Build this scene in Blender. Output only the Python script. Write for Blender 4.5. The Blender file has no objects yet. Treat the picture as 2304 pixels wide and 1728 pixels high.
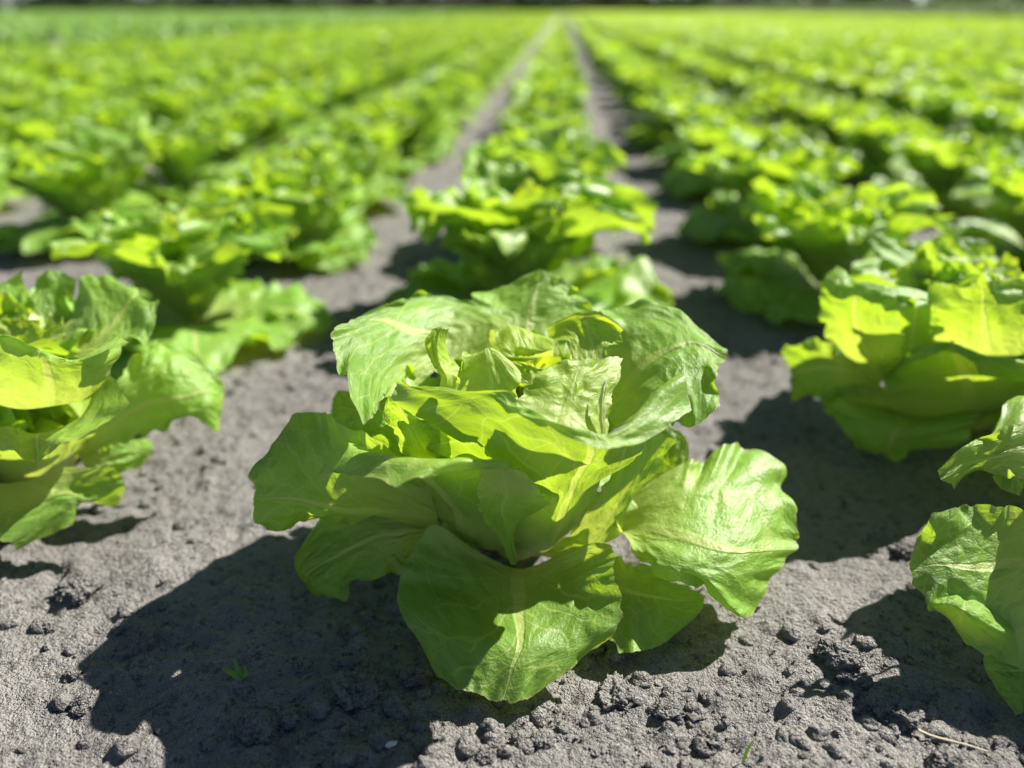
import bpy, math, random
import numpy as np
from mathutils import Vector
R = math.radians
SC = bpy.context.scene
COL = SC.collection

# ------------------------------------------------------------------ camera, sky, sun, exposure
FPX, CAM_H = 769.0, 0.30
PITCH, YAW = 26.056, 3.343
cd = bpy.data.cameras.new('camera'); cam = bpy.data.objects.new('camera', cd); COL.objects.link(cam)
cd.sensor_width = 36.0; cd.lens = FPX / 1024 * 36.0
cd.clip_start = 0.01; cd.clip_end = 1000.0
cam.location = (0, 0, CAM_H); cam.rotation_euler = (R(90 - PITCH), 0, R(YAW))
cd.dof.use_dof = True; cd.dof.focus_distance = 0.382
cd.dof.aperture_fstop = cd.lens / 8.6
cd.dof.aperture_blades = 0
SC.camera = cam

SUN_AZ, SUN_EL = 55.0, 45.0         # degrees right of the rows' direction, above the horizon
w = bpy.data.worlds.new('World'); SC.world = w; w.use_nodes = True
nt = w.node_tree; bg = nt.nodes['Background']
sky = nt.nodes.new('ShaderNodeTexSky'); sky.sky_type = 'NISHITA'; sky.sun_disc = False; sky.altitude = 1200; sky.air_density = 0.7; sky.dust_density = 0.4
sky.sun_elevation = R(SUN_EL); sky.sun_rotation = R(SUN_AZ)
nt.links.new(sky.outputs[0], bg.inputs[0]); bg.inputs[1].default_value = 0.05
sl = bpy.data.lights.new('sun', 'SUN'); sl.energy = 5.0; sl.angle = R(0.53); sl.color = (1.0, 0.95, 0.87)
sun = bpy.data.objects.new('sun', sl); COL.objects.link(sun)
sd = Vector((math.sin(R(SUN_AZ)) * math.cos(R(SUN_EL)), math.cos(R(SUN_AZ)) * math.cos(R(SUN_EL)), math.sin(R(SUN_EL))))
sun.rotation_euler = sd.to_track_quat('Z', 'Y').to_euler(); sun.location = sd * 20
SC.view_settings.view_transform = 'Standard'; SC.view_settings.look = 'None'
SC.view_settings.exposure = 1.10; SC.view_settings.gamma = 1.0
SC.cycles.max_bounces = 10; SC.cycles.diffuse_bounces = 5; SC.cycles.transmission_bounces = 6
SC.cycles.caustics_reflective = False; SC.cycles.caustics_refractive = False

# ------------------------------------------------------------------ helpers
def tag(o, label=None, cat=None, group=None, kind=None):
    if label: o['label'] = label
    if cat: o['category'] = cat
    if group: o['group'] = group
    if kind: o['kind'] = kind
    return o

def mesh_from(name, V, F, m, uv=None, smooth=True):
    """V (n,3), F (m,k) with k = 3 or 4"""
    V = np.asarray(V, np.float32); F = np.asarray(F, np.int32); k = F.shape[1]
    me = bpy.data.meshes.new(name)
    me.vertices.add(len(V)); me.vertices.foreach_set('co', V.ravel())
    me.loops.add(F.size); me.loops.foreach_set('vertex_index', F.ravel())
    me.polygons.add(len(F)); me.polygons.foreach_set('loop_start', np.arange(0, F.size, k, dtype=np.int32))
    me.polygons.foreach_set('use_smooth', np.full(len(F), smooth, bool))
    if uv is not None:
        l = me.uv_layers.new(name='UVMap'); l.data.foreach_set('uv', np.asarray(uv, np.float32)[F.ravel()].ravel())
    me.update(calc_edges=True); me.validate()
    for mm in (m if isinstance(m, (list, tuple)) else [m]): me.materials.append(mm)
    return me

def link(name, me, parent=None, loc=(0, 0, 0), rz=0.0):
    o = bpy.data.objects.new(name, me); COL.objects.link(o); o.location = loc; o.rotation_euler = (0, 0, rz)
    if parent: o.parent = parent
    return o

def empty(name, loc, rz=0.0, s=1.0):
    o = bpy.data.objects.new(name, None); COL.objects.link(o); o.location = loc; o.rotation_euler = (0, 0, rz)
    o.scale = (s, s, s); o.empty_display_size = 0.02
    return o

def hash2(ix, iy, seed):
    h = (ix.astype(np.int64) * 374761393 + iy.astype(np.int64) * 668265263 + seed * 1442695041) & 0x7fffffff
    h = ((h ^ (h >> 13)) * 1274126177) & 0x7fffffff
    h = h ^ (h >> 16)
    return (h & 0xffffff) / float(0xffffff)

def vnoise(x, y, seed=0):
    ix = np.floor(x); iy = np.floor(y); fx = x - ix; fy = y - iy
    fx = fx * fx * (3 - 2 * fx); fy = fy * fy * (3 - 2 * fy)
    a = hash2(ix, iy, seed); b = hash2(ix + 1, iy, seed); c = hash2(ix, iy + 1, seed); d = hash2(ix + 1, iy + 1, seed)
    return (a + (b - a) * fx) * (1 - fy) + (c + (d - c) * fx) * fy - 0.5

def sstep(a, b, x):
    t = np.clip((x - a) / (b - a), 0, 1); return t * t * (3 - 2 * t)

# ------------------------------------------------------------------ materials
class NT:
    def __init__(s, name):
        s.m = bpy.data.materials.new(name); s.m.use_nodes = True; s.t = s.m.node_tree; s.t.nodes.clear()
        s.out = s.n('ShaderNodeOutputMaterial')
    def n(s, t, **kw):
        n = s.t.nodes.new(t)
        for k, v in kw.items(): setattr(n, k, v)
        return n
    def put(s, sock, v):
        if isinstance(v, bpy.types.NodeSocket): s.t.links.new(v, sock)
        else: sock.default_value = v
    def math(s, op, a, b=None, c=None, clamp=False):
        n = s.n('ShaderNodeMath', operation=op); n.use_clamp = clamp
        for i, v in enumerate((a, b, c)):
            if v is not None: s.put(n.inputs[i], v)
        return n.outputs[0]
    def ramp(s, v, a, b, lo=0.0, hi=1.0):
        n = s.n('ShaderNodeMapRange', interpolation_type='SMOOTHSTEP')
        s.put(n.inputs[0], v); n.inputs[1].default_value = a; n.inputs[2].default_value = b
        n.inputs[3].default_value = lo; n.inputs[4].default_value = hi
        return n.outputs[0]
    def mix(s, f, a, b):
        n = s.n('ShaderNodeMix', data_type='RGBA'); s.put(n.inputs[0], f)
        s.put(n.inputs[6], a if isinstance(a, bpy.types.NodeSocket) else (*a, 1)); s.put(n.inputs[7], b if isinstance(b, bpy.types.NodeSocket) else (*b, 1))
        return n.outputs[2]
    def noise(s, vec, scale, detail=3.0, rough=0.55):
        n = s.n('ShaderNodeTexNoise'); s.put(n.inputs['Vector'], vec); n.inputs['Scale'].default_value = scale
        n.inputs['Detail'].default_value = detail; n.inputs['Roughness'].default_value = rough
        return n

def leaf_mat(name, diff, trans, vein, tvein, tmix=0.5, rough=0.41, bump=0.0018, blister=1.0):
    b = NT(name)
    uv = b.n('ShaderNodeUVMap'); uv.uv_map = 'UVMap'
    oi = b.n('ShaderNodeObjectInfo')
    off = b.n('ShaderNodeVectorMath', operation='ADD')
    cmb = b.n('ShaderNodeCombineXYZ'); b.put(cmb.inputs[2], b.math('MULTIPLY', oi.outputs['Random'], 37.0))
    b.put(off.inputs[0], uv.outputs[0]); b.put(off.inputs[1], cmb.outputs[0])
    vec = off.outputs[0]
    nz = b.noise(vec, 3.2, 2.0)
    nsep = b.n('ShaderNodeSeparateColor'); b.put(nsep.inputs[0], nz.outputs['Color'])
    sep = b.n('ShaderNodeSeparateXYZ'); b.put(sep.inputs[0], uv.outputs[0])
    x = b.math('MULTIPLY_ADD', sep.outputs[0], 2.0, -1.0); y = sep.outputs[1]
    dx = b.math('MULTIPLY_ADD', nsep.outputs[0], 0.16, -0.08); dy = b.math('MULTIPLY_ADD', nsep.outputs[1], 0.36, -0.18)
    xw = b.math('ADD', x, b.math('MULTIPLY', dx, y))
    ax = b.math('ABSOLUTE', xw)
    wid = b.math('MULTIPLY_ADD', b.math('SUBTRACT', 1.0, y), 0.155, 0.016)
    wid = b.math('MULTIPLY', wid, b.math('SUBTRACT', 1.05, b.math('MULTIPLY', y, 0.6)))
    rib = b.math('SUBTRACT', 1.0, b.math('DIVIDE', ax, wid), clamp=True)
    rib = b.ramp(rib, 0.0, 0.55)
    # side veins leave the rib and bend towards the tip
    s1 = b.math('ADD', b.math('MULTIPLY', b.math('ADD', y, dy), 6.0), b.math('MULTIPLY', b.math('POWER', ax, 0.75), -2.6))
    side = b.n('ShaderNodeMath', operation='SIGN'); b.put(side.inputs[0], xw)
    s1 = b.math('ADD', s1, b.math('MULTIPLY', side.outputs[0], 0.23))
    fr = b.math('ABSOLUTE', b.math('SUBTRACT', b.math('FRACT', s1), 0.5))
    lat = b.ramp(fr, 0.0, 0.085, 1.0, 0.0)
    lat = b.math('MULTIPLY', lat, b.ramp(ax, 0.55, 0.95, 1.0, 0.0))
    # fine net
    vo = b.n('ShaderNodeTexVoronoi', feature='DISTANCE_TO_EDGE')
    wv = b.n('ShaderNodeVectorMath', operation='MULTIPLY_ADD'); b.put(wv.inputs[0], nz.outputs['Color']); wv.inputs[1].default_value = (0.22, 0.22, 0); b.put(wv.inputs[2], vec)
    b.put(vo.inputs['Vector'], wv.outputs[0]); vo.inputs['Scale'].default_value = 6.5
    net = b.ramp(vo.outputs['Distance'], 0.0, 0.022, 1.0, 0.0)
    vo2 = b.n('ShaderNodeTexVoronoi', feature='DISTANCE_TO_EDGE'); b.put(vo2.inputs['Vector'], wv.outputs[0]); vo2.inputs['Scale'].default_value = 24.0
    net2 = b.ramp(vo2.outputs['Distance'], 0.0, 0.05, 1.0, 0.0)
    v = b.math('MAXIMUM', rib, b.math('MULTIPLY', lat, 0.6))
    v = b.math('MAXIMUM', v, b.math('MULTIPLY', net, 0.62))
    v = b.math('MAXIMUM', v, b.math('MULTIPLY', net2, 0.08))
    base = b.ramp(y, 0.10, 0.55, 0.8, 0.0)
    vb = b.math('MAXIMUM', v, base)
    big = b.noise(vec, 2.0, 3.0)
    tone = b.math('ADD', b.math('MULTIPLY_ADD', big.outputs[0], 0.7, 0.65), b.math('MULTIPLY_ADD', oi.outputs['Random'], 0.24, -0.12))
    def scaled(c):
        n = b.n('ShaderNodeVectorMath', operation='SCALE'); n.inputs[0].default_value = c; b.put(n.inputs['Scale'], tone); return n.outputs[0]
    edge = b.math('MAXIMUM', b.ramp(b.math('ABSOLUTE', x), .982, .996), b.ramp(y, .988, .997))
    edge = b.math('MULTIPLY', edge, 0.7)
    dcol = b.mix(edge, b.mix(vb, scaled(diff), vein), (0.42, 0.40, 0.20)); tcol = b.mix(vb, scaled(trans), tvein)
    # puffed blade between the veins, fine grain on top
    puff = b.ramp(vo.outputs['Distance'], 0.0, 0.4)
    fine = b.noise(vec, 70.0, 3.0, 0.7)
    mid = b.noise(vec, 16.0, 2.0)
    h = b.math('MULTIPLY_ADD', puff, 0.55 * blister, b.math('MULTIPLY', mid.outputs[0], 0.7 * blister))
    h = b.math('MULTIPLY_ADD', rib, 0.30, h); h = b.math('MULTIPLY_ADD', lat, 0.05, h)
    h = b.math('MULTIPLY_ADD', fine.outputs[0], 0.34, h)
    bu = b.n('ShaderNodeBump'); b.put(bu.inputs['Height'], h); bu.inputs['Strength'].default_value = 0.75; bu.inputs['Distance'].default_value = bump
    p = b.n('ShaderNodeBsdfPrincipled'); b.put(p.inputs['Base Color'], dcol); p.inputs['Specular IOR Level'].default_value = 0.75
    b.put(p.inputs['Roughness'], b.math('MULTIPLY_ADD', mid.outputs[0], 0.22, rough - 0.11)); b.put(p.inputs['Normal'], bu.outputs[0])
    tr = b.n('ShaderNodeBsdfTranslucent'); b.put(tr.inputs[0], tcol); b.put(tr.inputs[1], bu.outputs[0])
    mx = b.n('ShaderNodeMixShader'); mx.inputs[0].default_value = tmix
    b.put(mx.inputs[1], p.outputs[0]); b.put(mx.inputs[2], tr.outputs[0]); b.put(b.out.inputs[0], mx.outputs[0])
    return b.m

MAT = {
    'outer': leaf_mat('lettuce_leaf_outer', (0.255, 0.478, 0.066), (0.46, 0.68, 0.020), (0.50, 0.62, 0.17), (0.66, 0.76, 0.09), 0.46, bump=0.0020),
    'inner': leaf_mat('lettuce_leaf_inner', (0.295, 0.505, 0.072), (0.48, 0.68, 0.026), (0.54, 0.64, 0.20), (0.67, 0.76, 0.11), 0.46, bump=0.0015),
    'heart': leaf_mat('lettuce_leaf_heart', (0.38, 0.55, 0.060), (0.60, 0.74, 0.02), (0.54, 0.64, 0.19), (0.70, 0.78, 0.12), 0.48, bump=0.0008),
    'rib': leaf_mat('lettuce_rib', (0.55, 0.62, 0.25), (0.60, 0.70, 0.2), (0.6, 0.66, 0.3), (0.65, 0.7, 0.3), 0.35, bump=0.0003),
}

def plain_leaf(name, diff, trans, tmix=0.45, rough=0.45, var=0.3, scale=20.0):
    b = NT(name)
    tc = b.n('ShaderNodeTexCoord'); nz = b.noise(tc.outputs['Object'], scale, 2.0)
    oi = b.n('ShaderNodeObjectInfo')
    t = b.math('ADD', b.math('MULTIPLY_ADD', nz.outputs[0], 2 * var, 1 - var), b.math('MULTIPLY_ADD', oi.outputs['Random'], 0.2, -0.1))
    def scaled(c):
        n = b.n('ShaderNodeVectorMath', operation='SCALE'); n.inputs[0].default_value = c; b.put(n.inputs['Scale'], t); return n.outputs[0]
    p = b.n('ShaderNodeBsdfPrincipled'); b.put(p.inputs['Base Color'], scaled(diff)); p.inputs['Roughness'].default_value = rough
    tr = b.n('ShaderNodeBsdfTranslucent'); b.put(tr.inputs[0], scaled(trans))
    mx = b.n('ShaderNodeMixShader'); mx.inputs[0].default_value = tmix
    b.put(mx.inputs[1], p.outputs[0]); b.put(mx.inputs[2], tr.outputs[0]); b.put(b.out.inputs[0], mx.outputs[0])
    return b.m

def soil_mat():
    b = NT('dry_grey_soil')
    tc = b.n('ShaderNodeNewGeometry'); vec = tc.outputs['Position']
    a = b.noise(vec, 9.0, 4.0); c = b.noise(vec, 160.0, 4.0, 0.65); d = b.noise(vec, 900.0, 2.0, 0.6); e = b.noise(vec, 45.0, 3.0)
    f = b.noise(vec, 420.0, 3.0, 0.65)
    col = b.mix(b.ramp(a.outputs[0], 0.3, 0.7), (0.248, 0.235, 0.222), (0.335, 0.318, 0.300))
    col = b.mix(b.ramp(c.outputs[0], 0.52, 0.70), col, (0.110, 0.104, 0.099))
    col = b.mix(b.ramp(f.outputs[0], 0.56, 0.72), col, (0.110, 0.104, 0.099))
    col = b.mix(b.ramp(d.outputs[0], 0.56, 0.72), col, (0.46, 0.44, 0.42))
    col = b.mix(b.ramp(e.outputs[0], 0.56, 0.75, 0.0, 0.6), col, (0.165, 0.155, 0.147))
    h = b.math('MULTIPLY_ADD', c.outputs[0], 0.9, b.math('MULTIPLY', d.outputs[0], 0.30))
    h = b.math('MULTIPLY_ADD', f.outputs[0], 0.75, h)
    bu = b.n('ShaderNodeBump'); b.put(bu.inputs['Height'], h); bu.inputs['Strength'].default_value = 1.0; bu.inputs['Distance'].default_value = 0.0075
    p = b.n('ShaderNodeBsdfPrincipled'); b.put(p.inputs['Base Color'], col); p.inputs['Roughness'].default_value = 0.95
    p.inputs['Specular IOR Level'].default_value = 0.15; b.put(p.inputs['Normal'], bu.outputs[0])
    b.put(b.out.inputs[0], p.outputs[0]); return b.m
SOIL = soil_mat()

def simple_mat(name, c, rough=0.8, var=0.25, scale=300.0):
    b = NT(name); tc = b.n('ShaderNodeTexCoord'); nz = b.noise(tc.outputs['Object'], scale, 3.0)
    t = b.math('MULTIPLY_ADD', nz.outputs[0], 2 * var, 1 - var)
    n = b.n('ShaderNodeVectorMath', operation='SCALE'); n.inputs[0].default_value = c; b.put(n.inputs['Scale'], t)
    p = b.n('ShaderNodeBsdfPrincipled'); b.put(p.inputs['Base Color'], n.outputs[0]); p.inputs['Roughness'].default_value = rough
    b.put(b.out.inputs[0], p.outputs[0]); return b.m

# ------------------------------------------------------------------ ground: one sheet to the horizon
rng = np.random.default_rng(11)
CLODS = []   # x, y, radius of the larger loose lumps (filled below)

def base_h(x, y):
    near = 1.0
    h = 0.008 * vnoise(x / .16, y / .16, 1) + 0.006 * vnoise(x / .062, y / .062, 2)
    h += 0.003 * vnoise(x / .028, y / .028, 3)
    row = np.abs(((x + .029) / .327 + .5) % 1 - .5) * .327
    h += 0.004 * np.exp(-(row / .06) ** 2) - 0.0055
    # the flattened soil below the lowest leaves of the front plant
    for cx, cy, r, dz in ((-.015, .305, .055, .010), (.10, .33, .05, .008), (-.12, .35, .05, .006), (-.33, .37, .06, .006), (.30, .50, .06, .008), (.26, .31, .05, .006)):
        h -= dz * np.exp(-((x - cx) ** 2 + (y - cy) ** 2) / r ** 2)
    return h

def axis_x():
    c = np.arange(-.60, .6001, .0021)
    g, s, v = [], .0021, .60
    while v < 90: s *= 1.06; v += s; g.append(v)
    g = np.array(g); return np.concatenate([-g[::-1], c, g])
def axis_y():
    c = list(np.arange(.17, .74, .0017)); s, v = .0017, c[-1]
    while v < 130: s *= 1.013; v += s; c.append(v)
    b, s, v = [], .0017, .17
    while v > -6: s *= 1.12; v -= s; b.append(v)
    return np.array(b[::-1] + c)
gx, gy = axis_x(), axis_y()
GX, GY = np.meshgrid(gx, gy)
GZ = base_h(GX, GY)
det = np.exp(-np.maximum(GY - .9, 0) / .8)
GZ += det * (0.0036 * np.maximum(vnoise(GX / .011, GY / .011, 5), -.15) + 0.0026 * vnoise(GX / .0062, GY / .0062, 6) + .0012 * vnoise(GX / .0038, GY / .0038, 7))
# embedded lumps pressed into the crust
NL = 9000
lx = rng.uniform(-.6, .6, NL); ly = .19 + rng.random(NL) ** 1.6 * .95; lr = .0010 + .0070 * rng.random(NL) ** 13
dens = vnoise(lx / .11, ly / .11, 9) + .10
for cx, cy, rr in ((-.02, .25, .06), (.05, .24, .06), (.17, .26, .07), (-.08, .27, .04), (.20, .33, .05)):
    dens += .6 * np.exp(-((lx - cx) ** 2 + (ly - cy) ** 2) / rr ** 2)
for x0, y0, r0, dn in zip(lx, ly, lr, dens):
    if dn < 0: continue
    i0, i1 = np.searchsorted(gx, (x0 - 1.2 * r0, x0 + 1.2 * r0)); j0, j1 = np.searchsorted(gy, (y0 - 1.2 * r0, y0 + 1.2 * r0))
    if i1 <= i0 or j1 <= j0: continue
    xx = GX[j0:j1, i0:i1]; yy = GY[j0:j1, i0:i1]
    q = 1 - ((xx - x0) ** 2 + (yy - y0) ** 2) / r0 ** 2 * (1 + 1.6 * vnoise(1.4 * xx / r0 + x0 * 99, 1.4 * yy / r0, 4))
    GZ[j0:j1, i0:i1] += np.sqrt(np.clip(q, 0, 1)) * r0 * .45
# pits between the lumps
NP_ = 700
for x0, y0, r0 in zip(rng.uniform(-.6, .6, NP_), .19 + rng.random(NP_) ** 1.5 * .8, .003 + .006 * rng.random(NP_) ** 2):
    i0, i1 = np.searchsorted(gx, (x0 - 2 * r0, x0 + 2 * r0)); j0, j1 = np.searchsorted(gy, (y0 - 2 * r0, y0 + 2 * r0))
    if i1 > i0 and j1 > j0:
        GZ[j0:j1, i0:i1] -= .55 * r0 * np.exp(-((GX[j0:j1, i0:i1] - x0) ** 2 + (GY[j0:j1, i0:i1] - y0) ** 2) / r0 ** 2 * 1.6)

def ground_z(x, y):
    i = min(max(int(np.searchsorted(gx, x)), 1), len(gx) - 1); j = min(max(int(np.searchsorted(gy, y)), 1), len(gy) - 1)
    return float(GZ[j, i])

ny_, nx_ = GX.shape
idx = np.arange(ny_ * nx_).reshape(ny_, nx_)
quads = np.stack([idx[:-1, :-1], idx[:-1, 1:], idx[1:, 1:], idx[1:, :-1]], -1).reshape(-1, 4)
ground = link('ground', mesh_from('ground', np.stack([GX, GY, GZ], -1).reshape(-1, 3), quads, SOIL))
tag(ground, 'dry crumbly grey soil of the lettuce field', 'ground', kind='structure')

# ------------------------------------------------------------------ leaf surfaces
def cr_interp(P, t):
    """Catmull-Rom through the first axis of P at parameters t in 0..1"""
    n = len(P); s = np.clip(t, 0, 1) * (n - 1); i = np.minimum(np.floor(s).astype(int), n - 2); f = (s - i)
    P = np.concatenate([[2 * P[0] - P[1]], P, [2 * P[-1] - P[-2]]])
    p0, p1, p2, p3 = P[i], P[i + 1], P[i + 2], P[i + 3]
    f = f.reshape((-1,) + (1,) * (P.ndim - 1))
    return .5 * (2 * p1 + (p2 - p0) * f + (2 * p0 - 5 * p1 + 4 * p2 - p3) * f ** 2 + (3 * p1 - p0 - 3 * p2 + p3) * f ** 3)

def leaf_geo(net, ruffle, seed, nu=41, nv=41, blister=.0012, tooth=1.0):
    rg = np.random.default_rng(seed)
    net = np.asarray(net, float)
    u = np.linspace(0, 1, nu); v = np.linspace(0, 1, nv)
    G = cr_interp(net, v)                        # nv x cols x 3
    G = np.swapaxes(cr_interp(np.swapaxes(G, 0, 1), u), 0, 1)   # nv x nu x 3
    def normals(G):
        du = np.gradient(G, axis=1); dv = np.gradient(G, axis=0)
        n = np.cross(du, dv); n /= np.linalg.norm(n, axis=-1, keepdims=True) + 1e-9
        return n, du, dv
    n, du, dv = normals(G)
    U, Vv = np.meshgrid(u, v)
    x = np.abs(2 * U - 1)
    e = np.maximum(x * sstep(0.0, .35, Vv), sstep(.45, 1, Vv) * Vv)
    # distance along the leaf's edge, in metres
    Lu = np.linalg.norm(net[:, 1:] - net[:, :-1], axis=-1).sum(1).mean(); Lv = np.linalg.norm(net[1:] - net[:-1], axis=-1).sum(0).mean()
    th = np.arctan2((U - .5) * Lu, (Vv - .35) * Lv); s = th * (Lu + Lv) * .42
    ph = rg.uniform(0, 6.28, 8)
    wob = .55 * np.sin(s / .0060 + ph[0] + 1.5 * np.sin(s / .02 + ph[1])) + .75 * np.sin(s / .0115 + ph[2] + 1.2 * np.sin(s / .03 + ph[3])) + .22 * np.sin(s / .0027 + ph[4])
    G = G + n * (ruffle * sstep(.45, 1.0, e) * wob)[..., None]
    # puffed blade
    sx, sy = U * Lu, Vv * Lv
    bl = vnoise(sx / .012 + ph[5], sy / .012, seed) + .5 * vnoise(sx / .006, sy / .006 + ph[6], seed + 1)
    bl = bl * (1 + 1.2 * np.exp(-((x - .28) / .25) ** 2) * (1 - sstep(.55, .9, Vv)))
    cen = sstep(.05, .25, x)
    G = G + n * (blister * bl * cen * sstep(.08, .3, Vv) * (1 - .5 * sstep(.8, 1, e)))[..., None]
    # uneven outline: small lobes, nicks and teeth
    out = np.stack([0 * U, 0 * U, 0 * U], -1)
    du_n = du / (np.linalg.norm(du, axis=-1, keepdims=True) + 1e-9); dv_n = dv / (np.linalg.norm(dv, axis=-1, keepdims=True) + 1e-9)
    out += du_n * (np.sign(2 * U - 1) * sstep(.72, 1, x) * sstep(.1, .4, Vv))[..., None] + dv_n * sstep(.72, 1, Vv)[..., None]
    t = np.sin(s / .0036 + ph[7] + 2 * np.sin(s / .011 + ph[0])) * 1.0 + np.sin(s / .0085 + ph[3] + np.sin(s / .019 + ph[5])) * 2.0 + .35 * np.sin(s / .0009 + ph[1] + 3 * np.sin(s / .004))
    t = t - (1.6 if tooth > 1.2 else 0.0) * np.maximum(0, np.sin(s / .0075 + ph[4]) * np.sin(s / .0021 + ph[6]) - .45)
    G = G + out * (.00075 * tooth * t)[..., None]
    idx = np.arange(nu * nv).reshape(nv, nu)
    F = np.stack([idx[:-1, :-1], idx[:-1, 1:], idx[1:, 1:], idx[1:, :-1]], -1).reshape(-1, 4)
    return G.reshape(-1, 3), F, np.stack([U, Vv], -1).reshape(-1, 2)
def leaf_mesh(name, net, m, ruffle, seed, nu=41, nv=41, blister=.0012, tooth=1.0, urib=.5):
    V, F, UV = leaf_geo(net, ruffle, seed, nu, nv, blister, tooth)
    if urib != .5: UV[:, 0] = UV[:, 0] ** (math.log(.5) / math.log(urib))
    return mesh_from(name, V, F, m, UV)

def leaf_net(az, r0, z0, L, e0, e1, W, cup, lip=0.0, twist=0.0, pw=1.0, rg=None):
    """control net of a generic leaf that leaves the stem at azimuth az"""
    rows, cols = 7, 7
    er = np.array([math.cos(az), math.sin(az), 0]); et = np.array([-math.sin(az), math.cos(az), 0]); up = np.array([0, 0, 1.0])
    r, z, net = r0, z0, []
    N = 24; pts = [(r, z, e0)]
    for k in range(N):
        v = (k + .5) / N
        a = e0 + (e1 - e0) * v ** pw - lip * max(0, (v - .78) / .22) ** 1.3
        r += math.cos(R(a)) * L / N; z += math.sin(R(a)) * L / N; pts.append((r, z, a))
    jit = (rg.normal(0, 1, (rows, cols, 3)) if rg is not None else np.zeros((rows, cols, 3)))
    for i in range(rows):
        v = i / (rows - 1); r, z, a = pts[round(v * N)]
        c = er * r + up * z; nrm = -er * math.sin(R(a)) + up * math.cos(R(a))
        wv = W * float(np.interp(v, (0, .17, .33, .5, .67, .83, 1), (.22, .48, .80, 1.0, 1.02, .84, .30)))
        row = []
        for j in range(cols):
            xx = 2 * j / (cols - 1) - 1
            back = .12 * L * max(0, v - .45) / .55 * abs(xx) ** 2.0           # rounds the tip
            d = er * math.cos(R(a)) + up * math.sin(R(a))
            ww = wv
            p = c + et * (xx * ww) + nrm * (cup * xx * xx * ww) - d * back + et * (twist * xx * v * 0) + nrm * (twist * xx * ww)
            row.append(p + jit[i, j] * .004 * v)
        net.append(row)
    net = np.array(net); net[..., 2] = np.maximum(net[..., 2], .004)
    return net

def generic_plan(seed, size=1.0, full=True):
    """leaf list (tier, net, ruffle) of one lettuce head"""
    rg = np.random.default_rng(seed); out = []
    a0 = rg.uniform(0, 6.28)
    n = 7
    for k in range(n):
        a = a0 + k * 6.283 / n + rg.normal(0, .18)
        out.append(('outer', leaf_net(a, .012, .012, rg.uniform(.115, .142) * size, rg.uniform(14, 36), rg.uniform(-42, -8), rg.uniform(.056, .066) * size, rg.uniform(-.1, .2), 20, rg.normal(0, .12), 1, rg), .0048))
    a0 += .5
    for k in range(7):
        a = a0 + k * 6.283 / 7 + rg.normal(0, .2)
        out.append(('outer' if k % 2 else 'inner', leaf_net(a, .012, .02, rg.uniform(.135, .160) * size, rg.uniform(56, 72), rg.uniform(6, 34), rg.uniform(.058, .068) * size, rg.uniform(.2, .4), rg.uniform(40, 120), rg.normal(0, .14), 1, rg), .0058))
    for k in range(7):
        a = a0 + .4 + k * 6.283 / 7 + rg.normal(0, .2)
        out.append(('inner', leaf_net(a, .010, .03, rg.uniform(.105, .13) * size, rg.uniform(68, 82), rg.uniform(32, 64), rg.uniform(.042, .054) * size, rg.uniform(.3, .5), rg.uniform(30, 110), rg.normal(0, .15), 1, rg), .0058))
    for k in range(9):
        a = a0 + k * 2.4
        out.append(('heart', leaf_net(a, rg.uniform(.004, .025), .04, rg.uniform(.065, .088) * size, rg.uniform(75, 92), rg.uniform(45, 105), rg.uniform(.024, .034) * size, rg.uniform(.2, .6), rg.uniform(-40, 80), rg.normal(0, .3), 1, rg), .0045))
    return out

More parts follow.
